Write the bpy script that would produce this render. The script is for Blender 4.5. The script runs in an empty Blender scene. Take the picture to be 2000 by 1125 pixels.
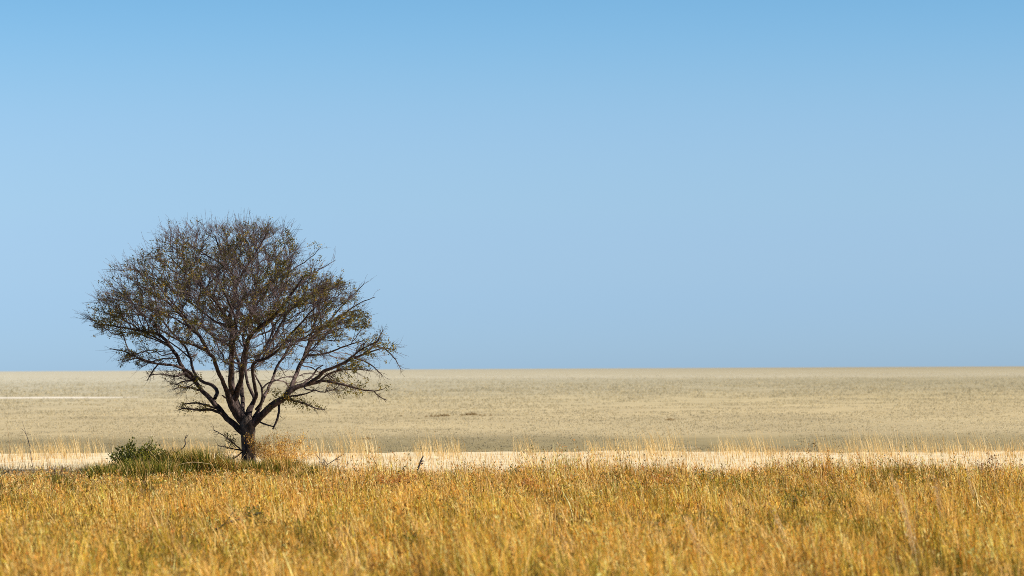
import bpy, math, random
import numpy as np
from mathutils import Vector, Matrix, kdtree

random.seed(7)
RNG = np.random.default_rng(11)
SC = bpy.context.scene
COL = SC.collection
R = math.radians

# ------------------------------------------------------------------ camera
CAM_H = 2.4
FPX = 5555.0                    # focal length in photo pixels (100 mm on 36 mm, 2000 px wide)
PITCH = math.atan(157.5 / FPX)
ROLL = -0.286
cam_d = bpy.data.cameras.new("camera")
cam_d.lens = 100.0
cam_d.sensor_width = 36.0
cam_d.sensor_fit = 'HORIZONTAL'
cam_d.clip_start = 0.5
cam_d.clip_end = 60000.0
cam_d.dof.use_dof = True
cam_d.dof.focus_distance = 65.0
cam_d.dof.aperture_fstop = 1.8
cam_d.dof.aperture_blades = 0
cam = bpy.data.objects.new("camera", cam_d)
COL.objects.link(cam)
CAM_ROT = Matrix.Rotation(math.pi / 2 + PITCH, 3, 'X') @ Matrix.Rotation(R(ROLL), 3, 'Z')
cam.matrix_world = Matrix.Translation((0, 0, CAM_H)) @ CAM_ROT.to_4x4()
SC.camera = cam

# ------------------------------------------------------------------ sky, sun, exposure
SUN_AZ, SUN_EL = 98.0, 41.0     # clockwise from the view direction
world = bpy.data.worlds.new("World")
SC.world = world
world.use_nodes = True
wn, wl = world.node_tree.nodes, world.node_tree.links
bg = wn["Background"]
sky = wn.new("ShaderNodeTexSky")
sky.sky_type = 'NISHITA'
sky.sun_disc = False
sky.sun_elevation = R(SUN_EL)
sky.sun_rotation = R(SUN_AZ)
sky.altitude = 1000
sky.air_density = 1.0
sky.dust_density = 0.4
sky.ozone_density = 1.6
bg.inputs["Strength"].default_value = 0.1
# clear-air correction of the low sky: a tint by elevation only
geo = wn.new("ShaderNodeTexCoord")
sep = wn.new("ShaderNodeSeparateXYZ")
wl.new(geo.outputs["Generated"], sep.inputs[0])
mr = wn.new("ShaderNodeMapRange")
mr.inputs["From Min"].default_value = 0.0
mr.inputs["From Max"].default_value = 0.26
wl.new(sep.outputs["Z"], mr.inputs["Value"])
sky_ramp = wn.new("ShaderNodeValToRGB")
wl.new(mr.outputs[0], sky_ramp.inputs[0])
SKY_K = [(0.0, (0.338, 0.539, 0.977)), (0.1073, (0.39, 0.549, 0.889)), (0.2112, (0.479, 0.609, 0.832)), (0.3496, (0.533, 0.682, 0.832)), (0.4985, (0.448, 0.689, 0.829)), (0.62, (0.413, 0.616, 0.744)), (1.0, (0.295, 0.417, 0.502))]
el = sky_ramp.color_ramp.elements
sky_ramp.color_ramp.interpolation = 'CARDINAL'
while len(el) < len(SKY_K):
    el.new(0.5)
for e, (p, c) in zip(el, SKY_K):
    e.position = p
    e.color = (*c, 1)
vm = wn.new("ShaderNodeMix")
vm.data_type = 'RGBA'
vm.blend_type = 'MULTIPLY'
vm.inputs[0].default_value = 1.0
wl.new(sky.outputs[0], vm.inputs[6])
wl.new(sky_ramp.outputs[0], vm.inputs[7])
# slightly deeper blue towards the sun's side of the view
az = wn.new("ShaderNodeMath")
az.operation = 'MULTIPLY_ADD'
az.inputs[1].default_value = -0.18
az.inputs[2].default_value = 1.0
wl.new(sep.outputs["X"], az.inputs[0])
azc = wn.new("ShaderNodeClamp")
azc.inputs["Min"].default_value = 0.85
azc.inputs["Max"].default_value = 1.15
wl.new(az.outputs[0], azc.inputs[0])
vs = wn.new("ShaderNodeVectorMath")
vs.operation = 'SCALE'
wl.new(vm.outputs[2], vs.inputs[0])
wl.new(azc.outputs[0], vs.inputs["Scale"])
wl.new(vs.outputs[0], bg.inputs["Color"])

sun_d = bpy.data.lights.new("sun", 'SUN')
sun_d.energy = 5.0
sun_d.angle = R(0.53)
sun_d.color = (1.0, 0.93, 0.82)
sun = bpy.data.objects.new("sun", sun_d)
COL.objects.link(sun)
to_sun = Vector((math.sin(R(SUN_AZ)) * math.cos(R(SUN_EL)), math.cos(R(SUN_AZ)) * math.cos(R(SUN_EL)), math.sin(R(SUN_EL))))
sun.rotation_euler = to_sun.to_track_quat('Z', 'Y').to_euler()
sun.location = to_sun * 60

SC.view_settings.view_transform = 'Standard'
SC.view_settings.look = 'None'
SC.view_settings.gamma = 1.0
SC.view_settings.use_curve_mapping = False
SC.view_settings.exposure = 0.65
SC.render.engine = 'CYCLES'
SC.cycles.use_denoising = False
SC.cycles.max_bounces = 6
SC.cycles.filter_width = 0.9


# ------------------------------------------------------------------ helpers
def P(px, py, Y):
    """World point at depth Y on the ray through photo pixel (px, py)."""
    d = CAM_ROT @ Vector(((px - 1000) / FPX, -(py - 562.5) / FPX, -1.0))
    return Vector((0, 0, CAM_H)) + d * (Y / d.y)


def X(px, Y):
    return P(px, 900, Y).x


def tag(o, label=None, cat=None, group=None, kind=None):
    if label: o['label'] = label
    if cat: o['category'] = cat
    if group: o['group'] = group
    if kind: o['kind'] = kind
    return o


def empty(name, loc):
    o = bpy.data.objects.new(name, None)
    o.empty_display_size = 0.2
    o.location = loc
    COL.objects.link(o)
    return o


def mesh_obj(name, verts, quads=None, tris=None, tint=None, mat=None, parent=None, smooth=False, origin=None):
    v = np.asarray(verts, dtype=np.float32).reshape(-1, 3)
    if origin is not None:
        v = v - np.asarray(origin, dtype=np.float32)
    me = bpy.data.meshes.new(name)
    nq = 0 if quads is None else len(quads)
    nt = 0 if tris is None else len(tris)
    me.vertices.add(len(v))
    me.vertices.foreach_set("co", v.ravel())
    loops = []
    if nq: loops.append(np.asarray(quads, dtype=np.int32).ravel())
    if nt: loops.append(np.asarray(tris, dtype=np.int32).ravel())
    loops = np.concatenate(loops)
    me.loops.add(len(loops))
    me.loops.foreach_set("vertex_index", loops)
    me.polygons.add(nq + nt)
    start = np.concatenate([np.arange(nq) * 4, nq * 4 + np.arange(nt) * 3]).astype(np.int32)
    me.polygons.foreach_set("loop_start", start)
    if smooth:
        me.polygons.foreach_set("use_smooth", np.ones(nq + nt, dtype=bool))
    if tint is not None:
        a = me.attributes.new("tint", 'FLOAT_COLOR', 'POINT')
        c = np.ones((len(v), 4), dtype=np.float32)
        c[:, :3] = tint
        a.data.foreach_set("color", c.ravel())
    me.update(calc_edges=True)
    if mat: me.materials.append(mat)
    o = bpy.data.objects.new(name, me)
    COL.objects.link(o)
    if parent: o.parent = parent
    if origin is not None and parent is None:
        o.location = origin
    return o


def vnoise(x, y, scale, seed=0):
    """Smooth 2-D value noise in 0..1, vectorised."""
    g = np.random.default_rng(1000 + seed).random((256, 256))
    u = np.asarray(x) / scale + 100.3
    w = np.asarray(y) / scale + 57.7
    i, j = np.floor(u).astype(int), np.floor(w).astype(int)
    a, b = u - i, w - j
    a, b = a * a * (3 - 2 * a), b * b * (3 - 2 * b)
    i0, i1, j0, j1 = i % 256, (i + 1) % 256, j % 256, (j + 1) % 256
    return (g[i0, j0] * (1 - a) + g[i1, j0] * a) * (1 - b) + (g[i0, j1] * (1 - a) + g[i1, j1] * a) * b


def pick(pal, n, rng=RNG, jit=0.18):
    """n colours drawn from a weighted palette [(weight, rgb)], jittered in brightness."""
    w = np.array([p[0] for p in pal], dtype=float)
    c = np.array([p[1] for p in pal])
    k = rng.choice(len(pal), n, p=w / w.sum())
    return np.clip(c[k] * rng.normal(1, jit, (n, 1)).clip(0.5, 1.6), 0.002, 0.95)


# ------------------------------------------------------------------ materials
def new_mat(name):
    m = bpy.data.materials.new(name)
    m.use_nodes = True
    nt = m.node_tree
    nt.nodes.clear()
    out = nt.nodes.new("ShaderNodeOutputMaterial")
    return m, nt, out


def leafy_mat(name, trans=0.35, trans_gain=(1.25, 1.05, 0.6), rough=0.6, spec=0.25):
    m, nt, out = new_mat(name)
    N, L = nt.nodes, nt.links
    at = N.new("ShaderNodeAttribute")
    at.attribute_name = "tint"
    pb = N.new("ShaderNodeBsdfPrincipled")
    pb.inputs["Roughness"].default_value = rough
    pb.inputs["Specular IOR Level"].default_value = spec
    tr = N.new("ShaderNodeBsdfTranslucent")
    g = N.new("ShaderNodeMix")
    g.data_type = 'RGBA'
    g.blend_type = 'MULTIPLY'
    g.inputs[0].default_value = 1
    g.inputs[7].default_value = (*trans_gain, 1)
    L.new(at.outputs["Color"], pb.inputs["Base Color"])
    L.new(at.outputs["Color"], g.inputs[6])
    L.new(g.outputs[2], tr.inputs["Color"])
    mx = N.new("ShaderNodeMixShader")
    mx.inputs[0].default_value = trans
    L.new(pb.outputs[0], mx.inputs[1])
    L.new(tr.outputs[0], mx.inputs[2])
    L.new(mx.outputs[0], out.inputs[0])
    return m


def bark_mat(name, c0, c1, c2, scale, bump=0.6, stretch=0.35):
    m, nt, out = new_mat(name)
    N, L = nt.nodes, nt.links
    tc = N.new("ShaderNodeTexCoord")
    mp = N.new("ShaderNodeMapping")
    mp.inputs["Scale"].default_value = (1, 1, stretch)
    L.new(tc.outputs["Object"], mp.inputs[0])
    n1 = N.new("ShaderNodeTexNoise")
    n1.inputs["Scale"].default_value = scale
    n1.inputs["Detail"].default_value = 7
    n1.inputs["Roughness"].default_value = 0.65
    L.new(mp.outputs[0], n1.inputs["Vector"])
    cr = N.new("ShaderNodeValToRGB")
    cr.color_ramp.elements[0].position = 0.33
    cr.color_ramp.elements[0].color = (*c0, 1)
    cr.color_ramp.elements[1].position = 0.68
    cr.color_ramp.elements[1].color = (*c2, 1)
    e = cr.color_ramp.elements.new(0.5)
    e.color = (*c1, 1)
    L.new(n1.outputs[0], cr.inputs[0])
    pb = N.new("ShaderNodeBsdfPrincipled")
    pb.inputs["Roughness"].default_value = 0.85
    pb.inputs["Specular IOR Level"].default_value = 0.25
    L.new(cr.outputs[0], pb.inputs["Base Color"])
    bp = N.new("ShaderNodeBump")
    bp.inputs["Strength"].default_value = bump
    bp.inputs["Distance"].default_value = 0.03
    L.new(n1.outputs[0], bp.inputs["Height"])
    L.new(bp.outputs[0], pb.inputs["Normal"])
    L.new(pb.outputs[0], out.inputs[0])
    return m


M_GRASS = leafy_mat("dry_grass", 0.34, (1.1, 0.95, 0.6), rough=0.6, spec=0.12)
M_PANGRASS = leafy_mat("pan_grass", 0.45, (1.0, 1.0, 1.0), rough=0.8, spec=0.05)
M_LEAF = leafy_mat("leaf", 0.4, (1.35, 1.15, 0.4), rough=0.45, spec=0.4)
M_BARK = bark_mat("bark", (0.018, 0.013, 0.010), (0.075, 0.052, 0.040), (0.22, 0.16, 0.12), 13)
M_LIMB = bark_mat("limb_bark", (0.014, 0.010, 0.009), (0.050, 0.033, 0.029), (0.15, 0.102, 0.09), 15, 0.6)
M_TWIG = bark_mat("twig_bark", (0.05, 0.035, 0.034), (0.11, 0.078, 0.075), (0.19, 0.14, 0.14), 6, 0.0, 1)
M_DEAD = bark_mat("dead_wood", (0.05, 0.04, 0.035), (0.10, 0.08, 0.07), (0.2, 0.17, 0.15), 9, 0.2, 1)


def ground_mat():
    m, nt, out = new_mat("pan_ground")
    N, L = nt.nodes, nt.links
    gp = N.new("ShaderNodeNewGeometry")
    sp = N.new("ShaderNodeSeparateXYZ")
    L.new(gp.outputs["Position"], sp.inputs[0])

    def math_(op, a, b=None, clamp=False):
        n = N.new("ShaderNodeMath")
        n.operation = op
        n.use_clamp = clamp
        for i, v in enumerate((a, b)):
            if v is None: continue
            if isinstance(v, (int, float)): n.inputs[i].default_value = v
            else: L.new(v, n.inputs[i])
        return n.outputs[0]

    def noise(scale, detail=4, rough=0.55, sx=1.0, sy=1.0):
        mp = N.new("ShaderNodeMapping")
        mp.inputs["Scale"].default_value = (sx, sy, 1)
        L.new(gp.outputs["Position"], mp.inputs[0])
        n = N.new("ShaderNodeTexNoise")
        n.inputs["Scale"].default_value = scale
        n.inputs["Detail"].default_value = detail
        n.inputs["Roughness"].default_value = rough
        L.new(mp.outputs[0], n.inputs["Vector"])
        return n.outputs[0]

    # vegetation zones lie in belts parallel to the shore (world Y), broken by wide noise
    wob = noise(0.012, 3, 0.5, 1.0, 0.6)
    yy = math_('ADD', sp.outputs["Y"], math_('MULTIPLY', math_('SUBTRACT', wob, 0.5), math_('MULTIPLY', sp.outputs["Y"], 0.16)))
    lg = math_('LOGARITHM', math_('MAXIMUM', yy, 20.0), 10.0)
    u = math_('DIVIDE', math_('SUBTRACT', lg, 1.8), 2.0, True)      # 63 m .. 6.3 km
    cr = N.new("ShaderNodeValToRGB")
    stops = ZONES
    e = cr.color_ramp.elements
    while len(e) < len(stops): e.new(0.5)
    for q, (d, c) in zip(e, stops):
        q.position = (math.log10(d) - 1.8) / 2.0
        q.color = (*c, 1)
    L.new(u, cr.inputs[0])
    # left part of the pan is greyer and paler
    side = N.new("ShaderNodeMapRange")
    L.new(math_('DIVIDE', sp.outputs["X"], math_('ADD', yy, 30.0)), side.inputs["Value"])
    side.inputs["From Min"].default_value = 0.12
    side.inputs["From Max"].default_value = -0.16
    far = N.new("ShaderNodeMapRange")
    L.new(u, far.inputs["Value"])
    far.inputs["From Min"].default_value = 0.12
    far.inputs["From Max"].default_value = 0.5
    amt = math_('MULTIPLY', side.outputs[0], far.outputs[0])
    mx = N.new("ShaderNodeMix")
    mx.data_type = 'RGBA'
    L.new(math_('MULTIPLY', amt, 0.7), mx.inputs[0])
    L.new(cr.outputs[0], mx.inputs[6])
    mx.inputs[7].default_value = (0.46, 0.43, 0.33, 1)
    # fine, middling and wide mottling
    f1, f2, f3 = noise(2.2, 6, 0.7, 1.0, 0.5), noise(0.16, 5, 0.6, 0.8, 0.35), noise(0.02, 5, 0.6, 0.6, 0.4)
    k = math_('ADD', 0.10, math_('ADD', math_('MULTIPLY', f1, 0.60), math_('ADD', math_('MULTIPLY', f2, 0.75), math_('MULTIPLY', f3, 0.40))))
    ml = N.new("ShaderNodeVectorMath")
    ml.operation = 'SCALE'
    L.new(mx.outputs[2], ml.inputs[0])
    L.new(k, ml.inputs["Scale"])
    pb = N.new("ShaderNodeBsdfPrincipled")
    pb.inputs["Roughness"].default_value = 0.95
    pb.inputs["Specular IOR Level"].default_value = 0.1
    L.new(ml.outputs[0], pb.inputs["Base Color"])
    L.new(pb.outputs[0], out.inputs[0])
    return m


ZONES = [(63, (0.36, 0.29, 0.165)), (84, (0.235, 0.19, 0.095)), (97, (0.26, 0.21, 0.11)), (106, (0.385, 0.31, 0.175)),
         (150, (0.42, 0.335, 0.185)), (230, (0.40, 0.325, 0.18)), (330, (0.33, 0.28, 0.17)), (560, (0.32, 0.275, 0.17)),
         (800, (0.40, 0.35, 0.24)), (1200, (0.36, 0.31, 0.20)), (5600, (0.30, 0.255, 0.16))]


def soil_mat(name, c0, c1, scale=1.5, det=6):
    m, nt, out = new_mat(name)
    N, L = nt.nodes, nt.links
    gp = N.new("ShaderNodeNewGeometry")
    n = N.new("ShaderNodeTexNoise")
    n.inputs["Scale"].default_value = scale
    n.inputs["Detail"].default_value = det
    n.inputs["Roughness"].default_value = 0.7
    L.new(gp.outputs["Position"], n.inputs["Vector"])
    cr = N.new("ShaderNodeValToRGB")
    cr.color_ramp.elements[0].position = 0.3
    cr.color_ramp.elements[0].color = (*c0, 1)
    cr.color_ramp.elements[1].position = 0.62
    cr.color_ramp.elements[1].color = (*c1, 1)
    L.new(n.outputs[0], cr.inputs[0])
    pb = N.new("ShaderNodeBsdfPrincipled")
    pb.inputs["Roughness"].default_value = 0.95
    pb.inputs["Specular IOR Level"].default_value = 0.1
    L.new(cr.outputs[0], pb.inputs["Base Color"])
    L.new(pb.outputs[0], out.inputs[0])
    return m


# ------------------------------------------------------------------ ground
def ground_sheet():
    ys = np.concatenate([[-200, -20, 0], np.geomspace(20, 30000, 40)])
    xs = np.concatenate([-np.geomspace(20, 20000, 14)[::-1], [0], np.geomspace(20, 20000, 14)])
    gx, gy = np.meshgrid(xs, ys)
    v = np.stack([gx, gy, np.zeros_like(gx)], -1).reshape(-1, 3)
    nx = len(xs)
    q = [(j * nx + i, j * nx + i + 1, (j + 1) * nx + i + 1, (j + 1) * nx + i) for j in range(len(ys) - 1) for i in range(nx - 1)]
    o = mesh_obj("ground", v, quads=q, mat=ground_mat())
    return tag(o, kind='structure')


def strip(name, x0, x1, near, far, z, mat, n=240):
    """A sheet lying on the ground between two wavy edges given as functions of x."""
    xs = np.linspace(x0, x1, n)
    a, b = near(xs), far(xs)
    v = np.concatenate([np.stack([xs, a, np.full(n, z)], -1), np.stack([xs, b, np.full(n, z)], -1)])
    q = [(i, i + 1, n + i + 1, n + i) for i in range(n - 1)]
    return tag(mesh_obj(name, v, quads=q, mat=mat), kind='structure')


def field_edge(x):
    """Far edge of the golden grass (world Y at x): about 61 m, bulging round the tree's foot."""
    x = np.asarray(x, dtype=float)
    tx = X(470, 66)
    e = 60.6 + 2.4 * (vnoise(x, x * 0, 3.2, 3) - 0.5) + 1.2 * (vnoise(x, x * 0, 0.9, 4) - 0.5)
    e = e + 4.4 * np.clip((X(600, 62) - x) / 1.5, 0, 1)
    return e + 2.0 * np.exp(-((x - tx) / 2.2) ** 4)


ground_sheet()
M_SAND = soil_mat("pale_sand", (0.44, 0.345, 0.19), (0.70, 0.59, 0.39), 1.6, 9)
strip("sand_strip", -45, 45, lambda x: 56 + 0 * x,
      lambda x: 81.2 - 0.12 * x + 3.0 * (vnoise(x, 0 * x, 5, 21) - 0.5) + 2.0 * (vnoise(x, 0 * x, 1.1, 22) - 0.5) + 1.2 * (vnoise(x, 0 * x, .3, 27) - 0.5), 0.004, M_SAND, 900)
strip("sand_patch", 3, 40, lambda x: 85.4 + 1.6 * (vnoise(x, 0 * x, 2.2, 23) - 0.5),
      lambda x: 85.4 + 1.6 * (vnoise(x, 0 * x, 2.2, 23) - 0.5) + np.clip(7 * (vnoise(x, 0 * x, .8, 24) - 0.55), 0, 2.6) * np.clip((x - 4.5) / 3, 0, 1), 0.004,
      soil_mat("mixed_sand", (0.38, 0.31, 0.18), (0.56, 0.46, 0.30), 0.9), 700)
strip("salt_streak", -75, X(268, 252), lambda x: 249.5 + 2 * (vnoise(x, 0 * x, 4, 25) - 0.5) + 4 * np.clip((x - X(200, 252)) / 3.5, 0, 1),
      lambda x: 261 + 6 * (vnoise(x, 0 * x, 5, 26) - 0.5) - 5 * np.clip((x - X(60, 252)) / 9, 0, 1), 0.004, soil_mat("salt", (0.56, 0.50, 0.40), (0.68, 0.62, 0.52), 0.5))
strip("soil", -45, 45, lambda x: 2 + 0 * x, lambda x: field_edge(x) - 0.3, 0.008, soil_mat("field_soil", (0.07, 0.045, 0.02), (0.17, 0.11, 0.05), 2.0))


# ------------------------------------------------------------------ grass
def blades(base, h, w, az, lean, bend_az, tint, nseg=2, curl=0.5):
    """Tapering curved blades as one vertex array. base (n,3); lean = horizontal reach of the tip / height."""
    n = len(base)
    fx, fy = np.cos(az), np.sin(az)
    bx, by = np.cos(bend_az) * lean * h, np.sin(bend_az) * lean * h
    V, T = [], []
    for s in range(nseg):
        t = s / nseg
        r = t ** (1 + curl)
        c = base + np.stack([bx * r, by * r, h * t * (1 - 0.12 * lean * t)], -1)
        ww = w * (1 - 0.55 * t) * 0.5
        side = np.stack([fx * ww, fy * ww, np.zeros(n)], -1)
        V += [c - side, c + side]
    tip = base + np.stack([bx, by, h * (1 - 0.12 * lean)], -1)
    V.append(tip)
    k = 2 * nseg + 1
    v = np.stack(V, 1).reshape(-1, 3)
    o = (np.arange(n) * k)[:, None]
    quads = np.concatenate([o + np.array([[2 * s, 2 * s + 1, 2 * s + 3, 2 * s + 2]]) for s in range(nseg - 1)]) if nseg > 1 else np.zeros((0, 4), int)
    tris = o + np.array([[2 * nseg - 2, 2 * nseg - 1, 2 * nseg]])
    return v, quads, tris, np.repeat(tint, k, 0)


def diamonds(c, length, width, dirv, az, tint):
    """Small leaf / seed faces: a diamond of 4 verts along dirv, its width turned by az."""
    n = len(c)
    d = dirv / np.linalg.norm(dirv, axis=1, keepdims=True)
    rnd = np.stack([np.cos(az), np.sin(az), 0.35 * np.sin(az * 3.1)], -1)
    s = np.cross(d, rnd)
    s /= np.linalg.norm(s, axis=1, keepdims=True) + 1e-6
    L_, W_ = length[:, None], width[:, None]
    v = np.stack([c, c + d * L_ * 0.45 + s * W_ * 0.5, c + d * L_, c + d * L_ * 0.45 - s * W_ * 0.5], 1).reshape(-1, 3)
    q = (np.arange(n) * 4)[:, None] + np.array([[0, 1, 2, 3]])
    return v, q, np.zeros((0, 3), int), np.repeat(tint, 4, 0)


class Bag:
    def __init__(s): s.v, s.q, s.t, s.c, s.n = [], [], [], [], 0

    def add(s, r):
        v, q, t, c = r
        s.v.append(v); s.c.append(c)
        s.q.append(np.asarray(q, dtype=np.int64).reshape(-1, 4) + s.n)
        s.t.append(np.asarray(t, dtype=np.int64).reshape(-1, 3) + s.n)
        s.n += len(v)

    def build(s, name, mat, parent=None, origin=None, smooth=False):
        return mesh_obj(name, np.concatenate(s.v), np.concatenate(s.q), np.concatenate(s.t), np.concatenate(s.c), mat, parent, smooth, origin)


GOLD = [(4, (0.92, 0.53, 0.12)), (3, (0.86, 0.445, 0.07)), (3.0, (0.95, 0.645, 0.23)), (1.8, (0.46, 0.345, 0.035)), (0.9, (0.66, 0.28, 0.05)), (1.5, (0.20, 0.125, 0.03))]
GREEN = [(3, (0.25, 0.21, 0.026)), (2, (0.40, 0.29, 0.045)), (2.0, (0.13, 0.12, 0.018)), (1.4, (0.72, 0.43, 0.10))]
RUST = [(3.4, (0.92, 0.54, 0.20)), (2.2, (0.84, 0.38, 0.09)), (3.0, (0.95, 0.65, 0.31)), (1.8, (0.20, 0.17, 0.025)), (1.0, (0.15, 0.08, 0.025))]


def golden_grass():
    bag = Bag()
    n = 12500
    # tussock centres, uniform over the field
    Y = np.sqrt(RNG.uniform(18.0 ** 2, 68.5 ** 2, n))
    x = RNG.uniform(-1, 1, n) * (0.195 * Y + 1.6)
    e = field_edge(x)
    foot = np.clip((Y - 61.3) / 1.2, 0, 1)                                # round the tree's foot: sparse and short
    keep = (Y < e + RNG.normal(0, 0.35, n)) & (RNG.random(n) > foot * 0.5)
    x, Y, foot = x[keep], Y[keep], foot[keep]
    n = len(x)
    g1, g2, g3 = vnoise(x, Y * .33, 0.7, 5), vnoise(x, Y * .6, 3.0, 6), vnoise(x, Y * .4, 0.36, 7)
    gr = np.clip((0.75 * g1 + 0.45 * g2 - 0.55) * 4.5, 0, 1)              # green patches
    farm = np.clip((Y - 44) / 12, 0, 1)
    hgt = (0.31 + 0.22 * (vnoise(x, Y * .4, 1.1, 8) - 0.45) + 0.22 * (g3 - 0.5) - 0.10 * gr) * np.where(Y > 54, 1.16, 1.0) * (1 - 0.5 * foot)
    hgt *= RNG.uniform(0.75, 1.3, n)
    # the sward is grazed lower before the tree and towards the left
    tx0, tx1 = X(610, 58), X(690, 58)
    hgt *= 1 - 0.50 * np.clip((Y - 51 - 3.5 * vnoise(x, Y, 1.2, 9)) / 5, 0, 1) * np.clip((tx1 - x) / (tx1 - tx0), 0, 1)
    hgt *= 1 + 0.35 * np.clip((44 - Y) / 14, 0, 1)
    hgt *= 1 + (0.24 + 0.4 * (vnoise(x, Y * .3, .7, 12) - .5)) * np.clip((Y - 55) / 3, 0, 1) * np.clip((x - tx0) / 2, 0, 1)
    hgt = np.maximum(hgt, 0.1)
    lum = (RNG.normal(1, 0.22, n) + 0.6 * (vnoise(x, Y * .35, 0.5, 10) - 0.5)).clip(0.4, 1.4)
    per = 17
    tid = np.repeat(np.arange(n), per)
    m = len(tid)
    spread = RNG.uniform(0.04, 0.13, n)[tid]
    ox, oy = RNG.normal(0, 1, m) * spread, RNG.normal(0, 1, m) * spread
    base = np.stack([x[tid] + ox, Y[tid] + oy, np.zeros(m) - 0.01], -1)
    h = hgt[tid] * RNG.uniform(0.5, 1.2, m)
    w = RNG.uniform(0.008, 0.019, m)
    lean = np.abs(RNG.normal(0.26, 0.2, m)) + 0.05
    baz = np.arctan2(oy, ox - 0.05) + RNG.normal(0, 0.7, m)
    u = RNG.random(m)
    kind = np.where(u < gr[tid] * 0.85, 1, np.where(u < gr[tid] * 0.85 + farm[tid] * 0.5, 2, 0))
    tint = np.empty((m, 3))
    for k, pal in enumerate((GOLD, GREEN, RUST)):
        s = kind == k
        tint[s] = pick(pal, s.sum())
    tint = (tint * lum[tid][:, None]).clip(0.01, 0.9)
    bag.add(blades(base, h, w, RNG.uniform(0, np.pi, m), lean, baz, tint, 2, 0.6))
    # flowering stems with chaffy heads
    ns = 13000
    c = RNG.integers(0, n, ns)
    sb = np.stack([x[c] + RNG.normal(0, .09, ns), Y[c] + RNG.normal(0, .09, ns), np.zeros(ns)], -1)
    sh = hgt[c] * RNG.uniform(0.9, 1.35, ns)
    sl = np.abs(RNG.normal(0.16, 0.12, ns))
    sa = np.pi + RNG.normal(0, 0.9, ns)
    st = pick(GOLD, ns)
    f = RNG.random(ns) < farm[c] * 0.7
    st[f] = pick(RUST, f.sum())
    bag.add(blades(sb, sh, np.full(ns, 0.006), RNG.uniform(0, np.pi, ns), sl, sa, st, 2, 0.8))
    per = 6
    hid = np.repeat(np.arange(ns), per)
    m = len(hid)
    t = RNG.uniform(0.62, 1.02, m)
    r = t ** 1.8
    cc = sb[hid] + np.stack([np.cos(sa[hid]) * sl[hid] * sh[hid] * r, np.sin(sa[hid]) * sl[hid] * sh[hid] * r, sh[hid] * t * 0.98], -1)
    cc[:, :2] += RNG.normal(0, 0.012, (m, 2))
    dv = np.stack([RNG.normal(0, 0.6, m), RNG.normal(0, 0.6, m), RNG.normal(0.9, 0.4, m)], -1)
    hc = st[hid] * RNG.uniform(0.8, 1.2, (m, 1))
    dk = RNG.random(m) < 0.12
    hc[dk] *= 0.3
    bag.add(diamonds(cc, RNG.uniform(0.03, 0.075, m), RNG.uniform(0.009, 0.021, m), dv, RNG.uniform(0, 6.28, m), hc.clip(0, .9)))
    # long pale clumps that stand above the rest, thicker towards the camera
    nc = 520
    cy = np.sqrt(RNG.uniform(22.0 ** 2, 58.0 ** 2, nc))
    cx = RNG.uniform(-1, 1, nc) * 0.19 * cy
    ok = RNG.random(nc) < np.clip((60 - cy) / 30, 0.12, 1) * np.where(cx > 0, 1, .75)
    cx, cy = cx[ok], cy[ok]
    tid = np.repeat(np.arange(len(cx)), 26)
    m = len(tid)
    ox, oy = RNG.normal(0, .07, m), RNG.normal(0, .07, m)
    ch = RNG.uniform(.36, .62, len(cx))[tid]
    ct = pick([(3, (0.92, 0.62, 0.24)), (2, (0.84, 0.50, 0.14)), (1.4, (0.50, 0.36, 0.06)), (1, (0.62, 0.40, 0.16))], len(cx), jit=.1)[tid] * RNG.normal(1, .12, (m, 1)).clip(.6, 1.05)
    bag.add(blades(np.stack([cx[tid] + ox, cy[tid] + oy, np.zeros(m)], -1), ch * RNG.uniform(.55, 1.1, m), RNG.uniform(.008, .016, m), RNG.uniform(0, np.pi, m), np.abs(RNG.normal(.34, .2, m)), np.arctan2(oy, ox - .06) + RNG.normal(0, .5, m), ct, 3, .8))
    o = bag.build("golden_grass", M_GRASS)
    tag(o, "golden dry grass with green patches filling the whole foreground", "grass", kind='stuff')


golden_grass()


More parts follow.
